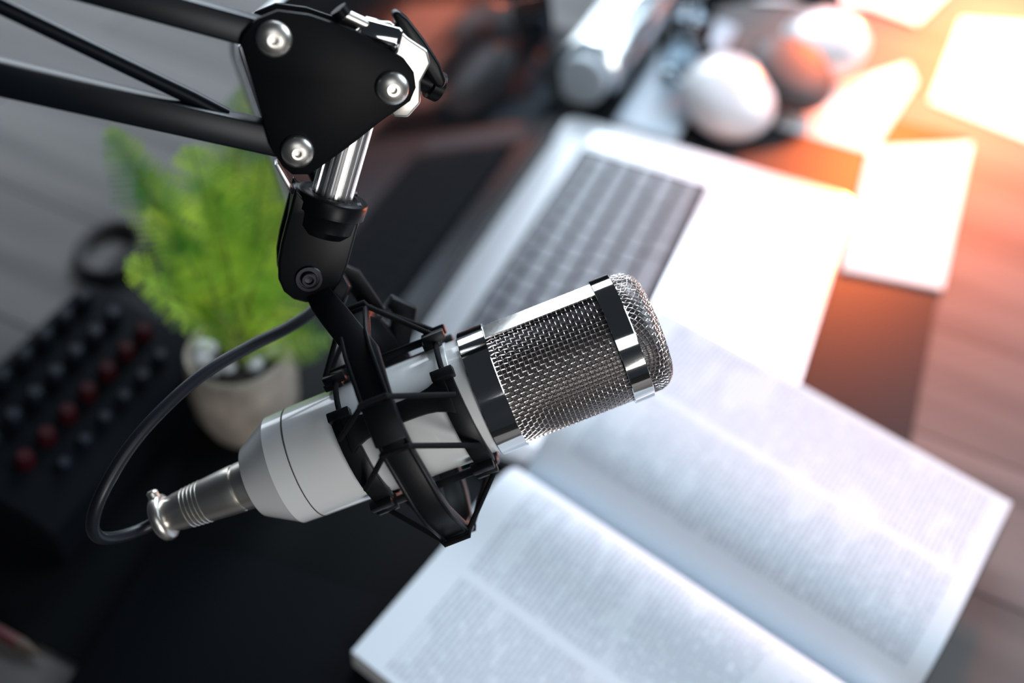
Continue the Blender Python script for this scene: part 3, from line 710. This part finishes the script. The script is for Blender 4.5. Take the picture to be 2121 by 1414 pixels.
# ---------------------------------------------------------------- top right: papers, headphones, flask
def sheet(quad, z, label, n=1, th=.4, group=None):
    P = [tz(x, y, z) for x, y in quad]
    m = MB(); m.prism(P, Z*th); return tag(m.build('paper_sheet', PAPER), label, 'paper', group)
zS = MT
P0 = [tz(1801, 309, zS), tz(1740, 562, zS), tz(1952, 603, zS), tz(2012, 300, zS)]
m_ = MB(); m_.prism(P0, Z*2.5); tag(m_.build('paper_stack', PAPER, bevel=.4), 'neat stack of blank white paper to the right of the laptop', 'paper')
sheet([(1607, 262), (1806, 318), (1898, 170), (1880, 132), (1640, 205)], MT, 'loose white sheet between the headphones and the paper stack', th=.5)
sheet([(1992, 40), (1925, 210), (2150, 300), (2260, 60)], .6, 'white sheet lying on the wood at the upper right corner', th=.5)
sheet([(1560, -60), (1560, 2), (1800, 14), (1900, 50), (1990, -40)], MT, 'white sheet at the top edge behind the headphones', th=.5)
# headphones
hp = thing('headphones', 'white over-ear headphones with dark pads lying above the laptop', 'headphones', tz(1600, 150, MT))
def cup(x, y, r, tilt, name, mt, h, z=None):
    c = tz(x, y, z if z is not None else MT+r*.5)
    ax = V(tilt).normalized(); m = MB()
    m.lathe(c-ax*h/2, ax, [(0, r*.55), (1, r*.82), (h*.25, r*.98), (h*.5, r), (h*.8, r*.86), (h*.95, r*.5), (h, r*.1)], 40)
    return m.build(name, mt, hp, angle=60)
cup(1512, 196, 43, (.15, -.35, .9), 'ear_cup', WHITEPL, 30, MT+24)
cup(1705, 85, 42, (-.2, -.2, .9), 'ear_cup', WHITEPL, 30, MT+24)
DK = mat('dark_brown_leather', (.045, .03, .028), .55)
cup(1640, 150, 42, (.2, -.3, .9), 'ear_pad', DK, 20, MT+30)
m_ = MB(); hbp = catmull([tz(1470, 120, 30), tz(1425, 50, 40), tz(1480, 0, 48), tz(1600, -25, 52), tz(1720, 0, 44), tz(1735, 50, 34)], 10)
m_.strap(hbp, Z, 20, 4); m_.build('headband', BODYBLK, hp, bevel=1)
# steel flask lying along the laptop
fa = lp(0, -38, MT+30.0); fb = lp(0, -330, MT+30.0)
fd_ = (fb-fa).normalized(); FLn = (fb-fa).length
fk = thing('steel_flask', 'brushed steel flask lying on its side behind the laptop screen', 'flask', V((fa.x, fa.y, MT)))
m_ = MB(); m_.lathe(fa, fd_, [(0, 18), (0, 25), (3, 29), (6, 30), (FLn, 30), (FLn+5, 26)], 64); m_.build('body', STEEL, fk, angle=30)
m_ = MB(); m_.lathe(fa, fd_, [(-16, 12), (-16, 20), (-14, 22), (-1, 22), (0, 20)], 48); m_.build('cap', mat('grey_plastic', (.35, .4, .44), .4), fk, angle=30)
nb = thing('notebook', 'pale blue-grey notebook lying between the steel flask and the headphones', 'notebook', lp(66, -150, MT))
for zz, th, mt_, nm, ins in ((0, .8, WHITEPL, 'cover', 0), (.8, 4.4, PAPER, 'pages', 1.5), (5.2, .8, mat('pale_blue_grey_card', (.36, .43, .50), .45), 'cover', 0)):
    m_ = MB(); m_.prism([lp(36+ins, -16-ins, MT+zz), lp(92-ins, -16-ins, MT+zz), lp(92-ins, -230+ins, MT+zz), lp(36+ins, -230+ins, MT+zz)], Z*th); m_.build(nm, mt_, nb, bevel=.2)
gl = lp(64, -120)
gt = thing('glass_tumbler', 'small empty glass tumbler standing on the blue-grey notebook', 'glass', V((gl.x, gl.y, MT+6)))
GLASS = mat('clear_glass', (.85, .92, .95), .03, trans=1)
m_ = MB(); m_.lathe(V((gl.x, gl.y, MT+6.05)), Z, [(0, .1), (0, 17), (1, 18.5), (62, 23), (62.8, 22.2), (62, 21.4), (5, 17), (4, .1)], 48, closed=False); m_.build('glass', GLASS, gt, angle=60)
for o in bpy.data.objects:
    if '_o' in o: del o['_o']
